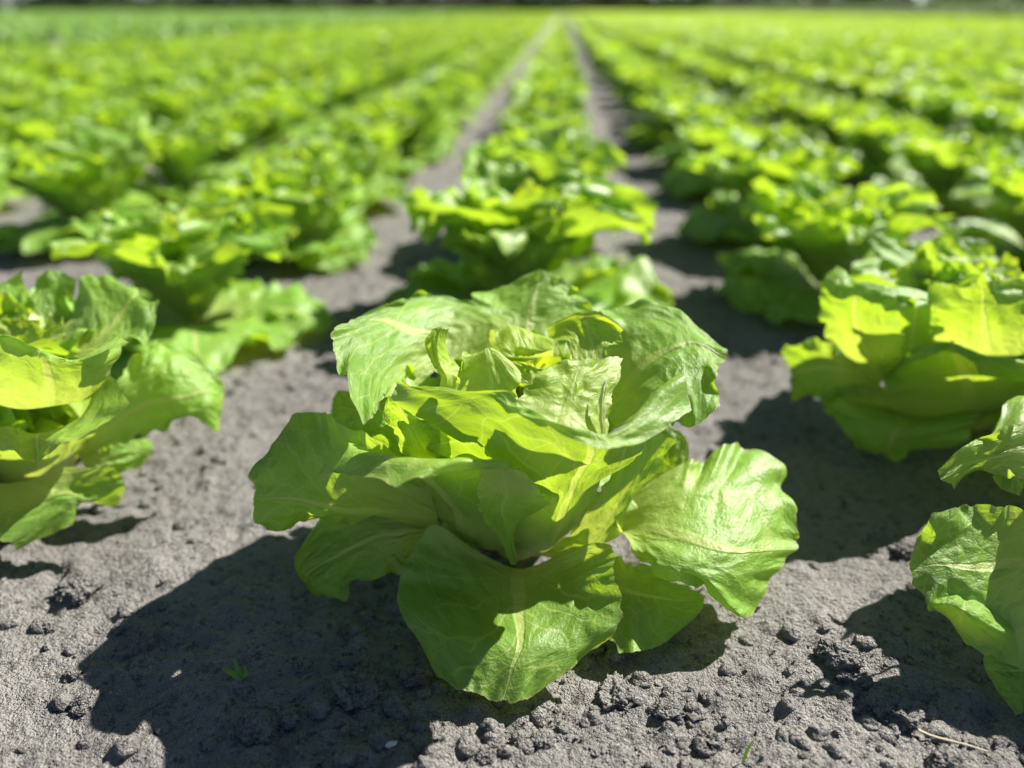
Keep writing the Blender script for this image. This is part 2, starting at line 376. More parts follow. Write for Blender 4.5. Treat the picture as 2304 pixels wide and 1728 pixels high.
def core_plan(seed, L=.100, n=6):
    rg = np.random.default_rng(seed)
    return [('heart', leaf_net(k * 6.283 / n + rg.normal(0, .1), .004, .002, L * rg.uniform(.92, 1.05), rg.uniform(38, 48), rg.uniform(112, 128), .054, .35, 0, 0, 1, rg), .0015) for k in range(n)]
LEAFNAME = {'outer': 'outer_leaf', 'inner': 'inner_leaf', 'heart': 'heart_leaf', 'rib': 'leaf_rib'}
NETS = {
 'h_front': ('hero', 'outer', 1.6, [[(-22.2,-62.2,34),(-9,-60.4,24),(3.3,-59.2,18),(15.7,-58.8,22),(29,-57.2,30)],[(-43.4,-57.2,44),(-24,-59.1,26),(3.7,-70.9,20),(27.9,-64.3,28),(49.4,-74.8,50)],[(-59,-70.7,26),(-27.6,-81.6,20),(5,-91.6,20),(32.6,-86.7,26),(54.8,-86.3,40)],[(-54.9,-97.3,16),(-23.6,-114.8,18),(6.9,-120.9,20),(32.5,-113.5,20),(58.1,-105.8,30)],[(-32.1,-128,8),(-15.1,-137.4,6),(0.1,-139.2,4),(19.9,-131.3,6),(46.9,-114,14)]]),
 'h_right': ('hero', 'outer', 2.4, [[(67.4,-22.1,46),(63.6,-28.7,38),(61,-37.2,30),(57.8,-41.3,36),(55.8,-48.2,50)],[(95.2,-14.5,62),(83.5,-34.5,52),(76,-53,44),(66.5,-55.5,38),(61.5,-61.7,44)],[(114.9,-5.2,64),(103.7,-36.2,57),(93.2,-64.4,48),(79.3,-77.5,42),(74,-74.2,32)],[(133.7,5.9,66),(125.6,-31.3,56),(110.9,-70.9,46),(99.1,-83.8,40),(97,-85.3,34)],[(154.9,1.8,54),(145.7,-29.4,48),(130.4,-64,40),(118.8,-81.1,30),(112.6,-87.1,18)],[(152.7,-17.1,46),(159.8,-38,38),(158.5,-47.7,30),(142.8,-64,22),(128.6,-80.1,10)]]),
 'h_rlow': ('hero', 'outer', 1.5, [[(44.5,-47.6,20),(42,-54.5,16),(39.4,-64.9,12)],[(65.5,-53.6,22),(60.5,-72.4,18),(52.4,-100.1,8)],[(86.1,-59.5,16),(82.2,-73.6,14),(72.9,-103.1,3)],[(105.7,-56.4,8),(106,-66.1,7),(93.5,-80.3,3)]]),
 'h_left': ('hero', 'outer', 2, [[(-43.6,-67.5,80.6),(-43.3,-53.9,57.3),(-42.6,-46.9,40.4),(-45.5,-45.4,36.2),(-49,-41.5,30)],[(-65.8,-65.6,100),(-65.6,-63.5,77.1),(-66.7,-55.4,51.6),(-69.9,-53.5,47.1),(-74.3,-46.7,40.4)],[(-91.5,-53.2,106.6),(-87.6,-66.4,86.4),(-88,-66.4,58.5),(-91.4,-64.2,53.9),(-97.4,-54.1,44.8)],[(-112.9,-37.9,104.4),(-108.6,-58.9,86.4),(-104.4,-72.5,67.8),(-107,-71.5,58.5),(-114.4,-63.5,47.1)],[(-126.3,-38.6,95.5),(-124,-60.5,84.1),(-119.4,-72.7,70.1),(-118.8,-73,56.2),(-122.7,-67.7,44.8)],[(-132.6,-59.9,81.8),(-139.4,-60.8,74.8),(-137.4,-67.4,65.4),(-136.1,-70.9,51.6),(-131.9,-70.1,47.1)]]),
 'h_lip': ('hero', 'inner', 1.6, [[(-20.4,-6.9,2),(-17.4,-9,2),(-11.8,-8.7,2),(-6.2,-8.3,2),(-3.4,-8.2,2)],[(-38,-38,26.3),(-29.8,-42,23.3),(-16.5,-46,20.6),(-6.3,-46,21.1),(1.3,-44,21.5)],[(-48.3,-46.9,52.2),(-34.4,-56.3,56.4),(-16.6,-64.6,60.2),(-2.3,-66.3,62),(9.3,-62.5,59.7)],[(-71,-51.3,71.9),(-50.2,-68.7,83.8),(-20.2,-87.8,96),(-4.9,-90,96.8),(11.9,-81.3,86.5)],[(-83.3,-72.5,103.5),(-59.7,-91.2,109.9),(-33.5,-105.8,117.4),(-15.1,-109.8,119.8),(2.1,-100.7,111.2)],[(-91.8,-89.1,95.4),(-68.8,-103.5,106.1),(-46,-123.8,115),(-28.7,-118.1,117.4),(-2.1,-104.1,113.7)]]),
 'h_flap': ('hero', 'inner', 1.0, [[(-11,-102.3,114.1),(-3.7,-104.2,114.4),(9,-99.9,107.6)],[(-14.5,-91.8,90),(-0.1,-98.1,96),(15.4,-93.2,93.4)],[(-13.6,-81.8,69.8),(-3,-88.9,78),(19.2,-83.6,79.1)],[(-6.7,-71.7,51.4),(-0.6,-74.9,55.5),(3.9,-72.4,53.9)],[(0.1,-60,21),(2.2,-61,21.9),(4,-59,25.6)]]),
 'h_mid': ('hero', 'inner', 1.6, [[(-9.3,-3.9,2),(-6.4,-6.1,2),(-0.7,-8,2),(4.9,-7.7,2),(10.5,-7.4,2),(16,-4.8,2),(18.8,-2.3,2)],[(-24.8,-38,31.6),(-16.7,-42,31.8),(-6.3,-46,27.4),(6.5,-48,23.3),(17.9,-48,22.2),(29.1,-44,29),(34.2,-38,31)],[(-31.8,-53.7,72),(-18.8,-63,75.8),(-2,-70.9,76.3),(11.9,-75,76.9),(27.6,-75.3,77.8),(40.9,-71,83.5),(52.5,-61.6,85.8)],[(-42.8,-65.3,104.5),(-22.6,-81.9,111.1),(-4.6,-92.8,115.7),(12.2,-100,118.3),(34.5,-98.2,115.6),(53.2,-91.4,114.5),(68.4,-80.4,117)],[(-52,-74.7,129.4),(-33.6,-81.2,133.3),(-13.2,-85.5,138),(4.1,-100.1,139.8),(31.5,-107.3,136.2),(50.4,-101.4,132.4),(79.9,-66.7,141.6)],[(-53.6,-72.5,137.1),(-36.8,-85.8,140.7),(-3,-88.8,144.3),(8,-101.1,138.9),(37.1,-116.1,133.3),(58.9,-105.3,130.4),(82.7,-79.3,132.4)]]),
 'h_topleft': ('hero', 'outer', 2.2, [[(-18.2,17.4,114),(-32.3,23.7,110.9),(-44.6,14.7,108.7),(-54,4.7,104.4),(-59.6,-8.8,102.2)],[(-7.1,31.6,127.1),(-25.4,39.1,125.1),(-46.1,28.5,120.2),(-60.4,-0.1,115.1),(-63.9,-35.9,113)],[(-16.2,62.7,126.1),(-43.5,53.9,130.9),(-64.8,15.2,130.9),(-72,-27,127.1),(-64.1,-65.3,124.2)],[(-33.5,64.5,129),(-59.5,57.9,135.7),(-77.6,4.4,140.4),(-82.6,-39.4,137.6),(-64.9,-91.2,127.1)],[(-51.2,68.3,130.9),(-73,33.9,141.3),(-94.2,-18.3,147.1),(-92.3,-45.1,142.3),(-75.7,-78.5,131.8)]]),
 'h_back': ('hero', 'outer', 1.6, [[(-14.5,38,105),(-0.5,36,106.2),(7.9,34,105.8),(21.5,34,107.7),(35.1,36,110.2)],[(-24.2,55,118.9),(-7.1,55,117.8),(4.2,55,116.5),(23.9,55,118.5),(40.5,52,121.6)],[(-33.5,70,128.8),(-13.7,68,126.3),(5.1,66,127.5),(25,66,127.9),(44.8,62,126.8)],[(-29.4,82,132.3),(-10.2,82,134.3),(8.9,78,138.5),(24.8,76,136.4),(40.6,70,131.3)],[(-20.8,86,132.1),(-4.6,86,136.7),(12.4,84,145.6),(23.8,82,141.9),(32,76,136.6)]]),
 'h_backright': ('hero', 'outer', 2, [[(42.7,4.2,98.7),(47.9,-2,93.3),(51.3,-11.5,92.7),(53.3,-21,92.2),(54.8,-33.3,94.9)],[(46.1,18.5,120.9),(57.1,7.2,120.5),(63.9,-9,114.3),(67.8,-25.1,108.7),(68.8,-40.9,106.3)],[(47.4,35.1,137),(67.4,19.9,134.9),(80.6,-2.9,128.3),(83.4,-24.4,122.2),(84.3,-45.8,106.9)],[(68.7,38.9,142.2),(87.9,22.7,138.4),(97.6,-1,133.3),(98.9,-21.7,124),(94.1,-43.4,104.5)],[(86.9,35.1,137),(107,14.2,136.7),(114.2,-10.5,129.8),(107.4,-24.3,121.5),(107.8,-39.1,111.9)]]),
 'h_h1': ('hero', 'heart', 1.6, [[(-40.4,-39.8,115.6),(-36.7,-41.4,113.9),(-32.6,-37.2,111.9)],[(-38.2,-42.8,128.9),(-34.5,-44.7,128.6),(-29.8,-37,125)],[(-43.8,-40.9,135.4),(-38.2,-40.9,135.6),(-31.7,-29.5,131.9)],[(-43.9,-39,145.4),(-39.6,-37.1,143.9),(-35.2,-27.6,141.2)],[(-41.7,-35.2,150.5),(-37,-35.2,151.3),(-33.2,-29.5,149.1)]]),
 'h_h2': ('hero', 'heart', 2, [[(-13.7,11.5,116.8),(3.2,13.8,114.8),(20.1,7.3,119.5)],[(-17.2,8.5,129.2),(1.8,12.3,130.9),(20,4.7,127.6)],[(-14.5,0.9,135.7),(-0.3,2.8,138.2),(18.2,-2.9,134)],[(-10.6,-10.5,133.3),(4.1,-10.5,132.9),(17.6,-12.4,132.2)],[(-6.7,-14.3,129.7),(6.8,-16.2,129.6),(18.9,-16.2,131.2)]]),
 'h_h4': ('hero', 'heart', 2, [[(-29.2,-69.4,128.6),(-16.5,-75,129.4),(-3.4,-78.6,129.3),(3,-80.4,129.3)],[(-24.6,-67,139.5),(-14.5,-70.6,141.5),(-3.7,-74.2,138.9),(4.9,-76,136.5)],[(-25.1,-68.8,150.2),(-15.7,-67,152),(-8.5,-65.2,153.2),(3.4,-68.8,143.5)],[(-23.2,-59.8,149.3),(-16.3,-59.8,149.7),(-9.4,-61.6,152.3),(-2.4,-61.6,145.9)]]),
 'h_h5': ('hero', 'heart', 2.4, [[(0.8,-38.8,124.2),(10.1,-38.8,123.1),(21.6,-35.1,125.6)],[(-1.8,-35.2,128.8),(8.7,-35.2,129.1),(18,-31.3,126.3)],[(-1.9,-33.3,132.3),(8.5,-31.4,132.5),(15.6,-31.4,128.1)]]),
 'h_h6': ('hero', 'heart', 1.8, [[(29.9,-21.8,124.8),(35.9,-23.6,124.5),(42.9,-25.6,125.6),(47.5,-25.7,127)],[(27.4,-5.8,132.2),(35.9,-6.7,134.2),(45.5,-10.5,134.7),(51.3,-14.3,135.1)],[(17.5,2.8,136.5),(30.9,4.7,141.4),(45.5,-1,142.7),(56.1,-8.6,140.2)],[(23.4,6.6,141.8),(35.8,8.5,145.9),(49.1,2.8,147.8),(58.3,-6.7,142.6)]]),
 'h_h7': ('hero', 'heart', 1.8, [[(4.6,-91.9,133.2),(17.9,-95.6,128.7),(32.2,-95.5,124.5),(46.1,-85.3,117.9)],[(4.2,-83.2,139),(19.7,-83,134.7),(34.1,-82.8,132.7),(48.3,-74.6,127.6)],[(11.1,-77.8,144.5),(23.6,-74.2,142),(36.1,-72.4,141.5),(51.5,-63.4,137.6)],[(19.2,-67,145.5),(28.7,-61.6,147.4),(41.2,-59.8,147.4),(54.5,-50.8,144.9)]]),
 'h_darkback': ('hero', 'outer', 1, [[(-83.2,-5,76),(-86.5,0,82.2),(-89.8,5,88.5)],[(-102.9,-2,73.6),(-102.2,4,82.6),(-101.1,8,90.8)],[(-115.8,-0,72.7),(-115.2,5,83.2),(-109.2,10,90.8)]]),
 'h_leftmid': ('hero', 'outer', 1.5, [[(-67.4,-28.8,42.1),(-52.9,-35.6,47.3),(-41.6,-40.8,54.3)],[(-85.4,-33.5,65.8),(-67.9,-41.5,74.4),(-48.8,-49.6,82.9)],[(-103,-35.4,88.1),(-81,-42.5,92.8),(-59.9,-48.3,100.9)],[(-97.8,-29.3,94.2),(-88.1,-30.8,100),(-69.2,-36.1,106.2)]]),
 'h_leftin': ('hero', 'inner', 1.2, [[(-46.5,-51.3,75.6),(-37.9,-58.6,83.3),(-32.8,-60.4,87.4)],[(-57.6,-61.4,97.8),(-46.4,-69.6,108.2),(-36.7,-73.5,113.3)],[(-63,-63.9,112.1),(-53.9,-71.9,124.2),(-42.1,-76.2,126.9)],[(-62.5,-63.5,120.8),(-56.6,-67.8,129.3),(-46.5,-73.8,132.7)]]),
 'h_leftgap': ('hero', 'inner', 1.2, [[(-49.2,-40.9,54.1),(-38.2,-46.3,58.2),(-27.9,-49.1,60.5)],[(-51.7,-56.4,95.1),(-40.9,-64.3,100.1),(-28.4,-72,105.1)],[(-50,-62.9,124.6),(-41.3,-68.6,125.3),(-29.2,-76.3,127.3)]]),
 'h_llow': ('hero', 'outer', 2, [[(-42.5,-40.2,34),(-43.9,-41.2,30),(-45.2,-42.3,26)],[(-66.1,-37.9,36),(-61.7,-49.1,32),(-57,-51.1,18)],[(-92.9,-35.8,34),(-82,-51.2,28),(-65.8,-61,12)],[(-110.9,-38.7,30),(-99.4,-56,20),(-89.2,-60.3,8)],[(-120.7,-62.9,22),(-115.3,-65.8,13),(-90.1,-73.5,4)],[(-118.2,-70.2,15),(-111.1,-73.4,8),(-99.8,-74.7,4)]]),
 'h_rin': ('hero', 'inner', 2.2, [[(30.5,-40,24.5),(36.8,-44,24.7),(49.3,-46,26.8),(59.5,-42,28.9)],[(43.2,-40.9,54.8),(50.6,-44.2,51.5),(60.6,-43.7,48.5),(68.3,-36.5,52.8)],[(56.3,-42.9,79.7),(63.5,-45.9,76.3),(71.2,-41.3,73.6),(79.2,-33.8,74.9)],[(66.1,-47.2,104.4),(70.8,-48.4,101.3),(81.2,-42.9,94.4),(92.1,-34.3,91.2)]]),
 'h_rback': ('hero', 'outer', 1.5, [[(73.8,-8,46.2),(78.9,-14,41),(83.7,-20,39)],[(83.8,-2,61.5),(91.4,-8,56.3),(95.7,-14,57.1)],[(86,5,75.9),(98.8,0,71.6),(100.3,-8,58.1)]]),
 'h_lobe': ('hero', 'outer', 1, [[(-34.4,-46.7,22),(-26.4,-49.8,20),(-17.3,-51.9,18)],[(-36.1,-50.3,34),(-25.9,-50.3,36),(-20.6,-50.2,30)]]),
 'h_splinter': ('hero', 'rib', 0.3, [[(42.3,-86.7,122.1),(43.7,-87.5,122),(45.2,-86.7,122.2)],[(41.5,-82.8,133),(43.1,-84.7,133.5),(45.2,-82.9,133.1)],[(41.8,-77.8,139.4),(43.6,-79.6,139.7),(45.8,-77.8,142.1)],[(44.2,-74.2,144.2),(44.8,-74.2,144.7),(45.7,-74.2,143.8)]]),
 'a_right': ('A', 'outer', 2.2, [[(23.1,0,36.4),(31.1,-10,32),(42.7,-20,32.9),(44.4,-22,32.8)],[(68.2,-19.1,75),(67.9,-19,62),(68.3,-14.7,48),(65.4,-15.7,40)],[(88.6,-1.4,100),(90.3,-8.7,80),(90.8,-13.3,58),(81.8,-12.2,44)],[(95.2,18,100),(108.9,-2.6,84),(112.5,-13.4,62),(107.6,-12.3,58)],[(110.6,20.4,88),(122.8,10.7,78),(130.1,-4.4,66),(121.6,-10.9,58)],[(122.7,19.8,82),(133.2,16.8,68),(133.2,6.4,52),(130.6,-0.5,42)]]),
 'a_front': ('A', 'outer', 2, [[(47.6,-44.2,40),(36.5,-51.5,36),(23.4,-54.3,34),(8.4,-57.6,34)],[(78.8,-54.5,46),(56.6,-55.4,36),(40.4,-69.2,30),(19.8,-76.8,28)],[(88.9,-50.8,44),(70.4,-56.5,34),(50.4,-68.6,30),(27.2,-90.2,22)],[(93.5,-53.7,36),(76.5,-62.3,28),(60.4,-67.5,28),(37.7,-92.3,16)],[(84.8,-57.5,22),(59.9,-57.5,24),(59,-73.8,16),(37.7,-91.3,8)]]),
 'a_lip': ('A', 'inner', 1.6, [[(-32.7,-25,14.4),(0.2,-35,18.7),(19,-35,21.2),(31,-28,25.7),(35.9,-20,27.8)],[(-8.3,-43,50.4),(29,-60.3,58.8),(54.5,-63.6,63.3),(71,-56.7,69),(75.2,-44.3,69.8)],[(8.1,-55.5,73.9),(45.4,-76.4,86.2),(68.8,-82.3,86.6),(90.7,-75.1,93.2),(97.5,-52.1,108.8)],[(14.1,-64.8,71.8),(55.5,-94.7,82.9),(79.1,-105.5,84.1),(101.8,-95.1,91.4),(118.8,-75.9,104.4)]]),
 'a_up': ('A', 'inner', 1.6, [[(24,-60.7,95),(46.6,-64,91.7),(66.7,-65.1,94.3),(84.8,-59.2,96.1),(90.9,-50.4,97.7)],[(38.4,-74.1,118.9),(63.6,-80.9,120.2),(84.9,-83.5,119.3),(103.3,-76.4,120.4),(109.6,-60.5,120)],[(44.5,-73.8,138.9),(68.4,-81.2,143.8),(88.7,-86.7,139.1),(104.2,-83,133.2),(114.1,-58.2,139.4)],[(45.4,-75.9,137.2),(64.5,-80.4,140.8),(87.9,-88.2,137.2),(104.4,-86.2,131.6),(122.9,-68.6,136.2)]]),
 'a_backright': ('A', 'outer', 2, [[(34.4,-10,101.1),(46.5,-15,102.1),(62.4,-22,105.7),(72.4,-28,107.1)],[(35.8,15,118.8),(58.7,-0,115.9),(78,-15,113.5),(90.7,-28,113.5)],[(37.3,38,138),(63.3,18,127.5),(86.7,-2,118.9),(99.8,-18,115.3)],[(44.7,42,138.1),(68.6,28,134.9),(93.9,8,128.8),(103.1,-10,116.2)],[(55.5,40,132.1),(75,32,132.1),(94.7,18,128.2),(103.6,5,123.5)]]),
 'a_back': ('A', 'outer', 1.5, [[(3.9,15,102.2),(16.3,15,102.5),(35.2,10,105.1)],[(-1.7,35,116.8),(10.3,38,115.9),(28.9,34,117.8)],[(-1.4,50,130.5),(11.3,55,135.5),(28.7,48,133)]]),
 'a_backleft': ('A', 'outer', 2, [[(-14.6,0,108),(0.5,0,108.4),(15.5,0,108.8)],[(-34.7,25,119.7),(-14.5,22,118.1),(5.6,20,119.3)],[(-48.4,40,130),(-22.6,40,131.8),(-0.4,34,129.9)]]),
 'a_h1': ('A', 'heart', 2.4, [[(9.7,-15,114.9),(23.2,-18,114.9),(35.8,-20,114.6)],[(7.9,-10,120.3),(19.6,-10,120.6),(34.7,-15,119.9)],[(8.1,-8,125.5),(20.4,-8,127.8),(35.4,-12,126.2)]]),
 'a_h2': ('A', 'heart', 2.4, [[(37.8,-30,118.9),(47.2,-30,117.7),(57.3,-25,120.2)],[(39,-27,124.9),(48.2,-27,123.1),(56.6,-20,126.9)],[(40.5,-25,129.9),(50.9,-25,127.3),(56.2,-15,133.6)]]),
 'a_low': ('A', 'outer', 1.5, [[(43.5,-20.7,32),(45.8,-22.1,26),(45.9,-24,22)],[(62.4,-9,36),(63.6,-9.8,26),(60.3,-13.8,16)],[(74.8,7.6,32),(78.6,6.2,24),(70.3,1.6,12)]]),
 'b_front': ('B', 'outer', 2, [[(-66,-30,24.4),(-47.4,-35,21.8),(-26.6,-32,22.8),(-8.5,-25,29.3)],[(-112.7,-51.9,40),(-85.9,-66.4,32),(-59.2,-71.2,30),(-16.5,-59.6,36)],[(-112.8,-60.4,26),(-93.4,-74.5,16),(-65.7,-76,16),(-17.4,-61.3,24)],[(-101.1,-68,10),(-81.2,-69.5,4),(-55.9,-66.1,4),(-19.8,-53.5,10)]]),
 'b_left': ('B', 'outer', 2.5, [[(-76.5,-22,48.7),(-76,-28,44),(-73,-32,38.6)],[(-118.6,-37.4,80),(-112.7,-40.4,60),(-105.8,-40.5,40)],[(-138,-29.1,76),(-129.2,-32.7,56),(-117.4,-40.3,32)],[(-147.9,-15.1,68),(-140.5,-24.3,48),(-127.9,-28.1,30)],[(-147.8,-14.1,62),(-142.1,-23.9,44),(-139.5,-30,26)]]),
 'b_upleft': ('B', 'outer', 2, [[(-84.4,-32,45.7),(-78.8,-37.6,48.6),(-69.9,-41.7,52.7)],[(-125.7,-45.9,86.9),(-109.9,-61.8,90.5),(-88.4,-73.5,96)],[(-139.5,-49.6,111.7),(-124.4,-70.4,119.7),(-100.4,-87.3,126.5)],[(-139.5,-49.4,127.9),(-122.9,-72.2,131.3),(-96.9,-95,134.8)],[(-128.4,-41.9,134.7),(-112.5,-69.5,132.8),(-67.4,-76.4,129.9)]]),
 'b_lip': ('B', 'inner', 1.8, [[(-70.5,-35,21.1),(-46.9,-48,25.1),(-17.1,-50,30.8),(15.4,-45.5,36.9),(41.8,-36,40.2)],[(-79.9,-45,48.5),(-66.7,-68.7,60.6),(-39.3,-78.8,66.3),(-7.8,-78.4,70.4),(21.7,-66.5,72.3)],[(-88.6,-57.2,61.4),(-88.5,-88.8,95.4),(-71.7,-102.7,107.2),(-47.4,-106.5,101.8),(-12,-100.2,95.2)],[(-88.5,-61.2,61.6),(-83.7,-94.6,95.5),(-67.6,-108.6,102.2),(-43.6,-112.8,88.3),(-10.4,-106.6,87.2)]]),
 'b_up': ('B', 'inner', 2, [[(-58.8,-60.5,81.1),(-43.8,-76.2,88.5),(-23.7,-81.2,91.2),(2.1,-76.9,89.9)],[(-77.1,-78.5,114.3),(-62.4,-93.2,120.4),(-42,-99.6,124.9),(-15.2,-94.9,125.2)],[(-82,-81.2,136.8),(-69.5,-92.5,143.3),(-50.4,-98.1,148.5),(-21.4,-92.5,150.6)]]),
 'b_back': ('B', 'outer', 2.5, [[(-61.5,20,91.4),(-29.3,30,88.4),(5,30,89.2),(36.1,25,91.6)],[(-61.5,50,111.1),(-28.7,60,108.5),(6.7,60,109.2),(39,55,111.3)],[(-66,70,133.2),(-24.1,80,123.6),(3.4,80,129.7),(36,70,123.6)]]),
 'b_h1': ('B', 'heart', 3, [[(-73.9,-10,112.5),(-57.4,-10,111.1),(-40.9,-8,112.5)],[(-73.7,-2,118.5),(-55.4,0,119.9),(-37.3,0,118.5)],[(-74.1,5,124.9),(-54,8,127.8),(-35.2,5,125.6)]]),
 'b_h2': ('B', 'heart', 3, [[(-47.4,0,113.1),(-26.9,2,112.8),(-5.4,0,113.9)],[(-44.9,10,120.4),(-23,12,121.9),(-0.9,10,121.2)],[(-42.1,20,126.1),(-18.8,22,129.4),(3.6,20,128.7)]]),
 'b_h3': ('B', 'heart', 3, [[(-37.9,-25,121.7),(-19.4,-25,122.1),(3.4,-22,123.2)],[(-36.9,-20,126.8),(-16.8,-18,127.2),(4.6,-18,128.6)],[(-35.5,-15,130.2),(-14.2,-12,132),(6.5,-14,132.3)]]),
 'c_left': ('C', 'outer', 2, [[(-76.5,-29.2,55),(-76.6,-34.7,45),(-79.7,-43.9,38),(-85.1,-61.1,24)],[(-107.1,-36,72),(-106.4,-42.2,58),(-111.4,-60.4,42),(-114.3,-81.3,14)],[(-129.1,-37.4,78),(-132.4,-48.9,62),(-136.5,-66.5,46),(-136.4,-79.4,22)],[(-143.9,-43,76),(-149.4,-53.4,62),(-153.9,-65.7,50),(-151.3,-72,34)],[(-157.6,-44,74),(-165.4,-55.3,60),(-165.7,-64.7,48),(-159.2,-69.1,36)]]),
 'c_low': ('C', 'outer', 1.5, [[(-97.8,-66.8,20),(-97.6,-81.2,14),(-99.4,-93.8,10)],[(-120.7,-74.1,20),(-116.8,-83.2,12),(-113.8,-96.3,6)],[(-132.4,-77.2,18),(-130.5,-80.7,10),(-121.8,-98.2,3)]]),
 'c_up': ('C', 'inner', 1.8, [[(-82.3,-9.9,110),(-79.7,-15,92),(-79.8,-22.6,78)],[(-106.1,-14,112),(-107.3,-22.1,98),(-104.6,-26.2,84)],[(-126.1,-21.7,108),(-121.8,-24,96),(-119,-25,88)],[(-139.6,-27.1,104),(-135.1,-27.9,94),(-135.8,-28,88)],[(-150.2,-31.8,92),(-149,-33.7,88),(-143.1,-35.5,82)]]),
 'c_fold': ('C', 'outer', 1.0, [[(-158.7,-67.8,36),(-151.8,-72.5,35),(-140.4,-77.4,25),(-124.2,-78.6,17)],[(-160.9,-73.9,43),(-155.1,-79.1,48),(-142.2,-80.7,42),(-124.5,-79.3,32)],[(-155.1,-67.7,40),(-146.1,-66.1,43),(-133.4,-64.4,41),(-114.7,-68.8,31)]]),
 'h_leftfill': ('hero', 'inner', 1.5, [[(-56.3,-35,79.5),(-45.6,-38.4,84.7),(-35.5,-39.4,88.4)],[(-64,-40.1,99),(-51,-42.3,108.7),(-38.7,-43.5,114.9)],[(-68.3,-38.8,110.3),(-56.1,-38.1,116.9),(-40.4,-38.4,119.7)]]),
 'h_rbase': ('hero', 'outer', 1.0, [[(6.4,-43.1,14),(11.6,-46.4,20),(19.1,-46.7,26)],[(29.5,-44.3,16),(34.3,-43.3,24),(39,-43.8,34)],[(50,-43.1,16),(54.6,-40.6,26),(61.7,-37.5,38)]]),
 'b_fill': ('B', 'outer', 1.6, [[(-79.2,-45.2,45),(-74,-41.6,34),(-68.4,-36.7,24)],[(-101.6,-41.8,50),(-100.7,-47,36),(-94.1,-45.1,22)],[(-124.5,-45.9,44),(-117.7,-43.5,28),(-106.2,-45.4,16)]]),
 'b_mid': ('B', 'inner', 1.6, [[(-77.4,-38,48.9),(-64.3,-44,52.1),(-50.5,-48,54.5)],[(-97.9,-48,85),(-74,-56,89),(-52,-60,91.2)],[(-103.8,-55,109.5),(-80.9,-65,117),(-57.1,-68,121.8)],[(-101.2,-50.4,120),(-77.3,-54.4,120),(-47.8,-46.6,123)]]),
}

PLANT_AT = {'hero': (-.02, .40), 'A': (-.355, .44), 'B': (.325, .57), 'C': (.345, .37)}
GROUP = 'lettuces planted in rows on the grey soil'
def plant(key, label):
    x, y = PLANT_AT[key]
    root = empty('lettuce', (x, y, 0)); tag(root, label, 'lettuce', GROUP)
    for i, (nm, (pl, mt, ruf, net)) in enumerate(NETS.items()):
        if pl != key: continue
        q = 91 if key == 'hero' else 57
        if mt == 'rib': q = 17
        me = leaf_mesh(LEAFNAME[mt], np.array(net) / 1000., MAT[mt], ruf * (1.3 if mt == 'heart' else 1.8) / 1000., 100 + i, q, q, .0013, 1.0 if mt == 'outer' else 1.15, .70 if nm == 'h_mid' else .30 if nm == 'h_lip' else .5)
        link(LEAFNAME[mt], me, root)
    return root
hero = plant('hero', 'big sharp yellow green lettuce in the middle foreground with a splayed front leaf')
lp = plant('A', 'bright lettuce cut by the left edge of the photo, beside the big front one')
rp = plant('B', 'large lettuce right of the big front one, its near side in deep shade')
cp = plant('C', 'lettuce cut by the bottom right edge, one broad pale leaf reaching over shaded soil')

def fill(root, seed, keep, size=1.0, rz=0.0):
    """generic leaves on the sides of a near plant that the named leaves leave open"""
    for i, (tier, net, ruf) in enumerate(generic_plan(seed, size)):
        c = net.reshape(-1, 3)[21:].mean(0)
        a = math.degrees(math.atan2(c[1], c[0]))
        if keep(tier, a, i):
            link(LEAFNAME[tier], leaf_mesh(LEAFNAME[tier], net, MAT[tier], ruf, seed * 31 + i, 31, 31), root)
fill(hero, 15, lambda t, a, i: 7 <= i < 14 and (a > 118 or a < -172), .70)
fill(hero, 8, lambda t, a, i: (t == 'outer' and 50 < a < 178 and i < 7), .8)
fill(lp, 6, lambda t, a, i: abs(a) > 120 or (t == 'outer' and 60 < a < 120) or t == 'heart' or (t == 'inner' and i > 13), .88)
fill(rp, 7, lambda t, a, i: (t == 'outer' and abs(a) < 55) or (7 <= i < 14 and -50 < a < 165) or i >= 14, .94)
fill(cp, 9, lambda t, a, i: (i >= 7 and t != 'outer') or abs(a) < 75, .85)

def core(root, seed, L):
    for i, (tier, net, ruf) in enumerate(core_plan(seed, L)):
        link('heart_leaf', leaf_mesh('heart_leaf', net, MAT[tier], ruf, seed * 13 + i, 25, 25), root)
def ring(root, seed, n, r0, L, a0=0.0, span=6.283, mt='inner', e1=(78, 96), W=.050, ruf=.004):
    rg = np.random.default_rng(seed)
    for i in range(n):
        net = leaf_net(a0 + span * i / n + rg.normal(0, .12), r0 * rg.uniform(.8, 1.2), .004, L * rg.uniform(.92, 1.06), rg.uniform(64, 74), rg.uniform(*e1), W, rg.uniform(.3, .5), rg.uniform(0, 60), rg.normal(0, .15), 1, rg)
        link(LEAFNAME[mt], leaf_mesh(LEAFNAME[mt], net, MAT[mt], ruf, seed * 17 + i, 49, 49, .0014, 1.1), root)
ring(hero, 73, 7, .030, .112, .3, 6.283, 'inner', (72, 96), .045, .0045); ring(hero, 74, 6, .018, .112, .7, 6.283, 'heart', (86, 106), .042, .0032); ring(hero, 75, 5, .008, .108, .2, 6.283, 'heart', (92, 112), .034, .0032)
for k_, r_ in enumerate((lp, rp, cp)):
    ring(r_, 80 + k_, 6, .018, .118, .7, 6.283, 'heart', (86, 106), .042, .0032)
ring(rp, 71, 7, .022, .130, 1.9, 3.6); ring(lp, 72, 4, .02, .118, 2.4, 2.2)
core(hero, 61, .112); core(lp, 62, .100); core(rp, 63, .125); core(cp, 64, .100)

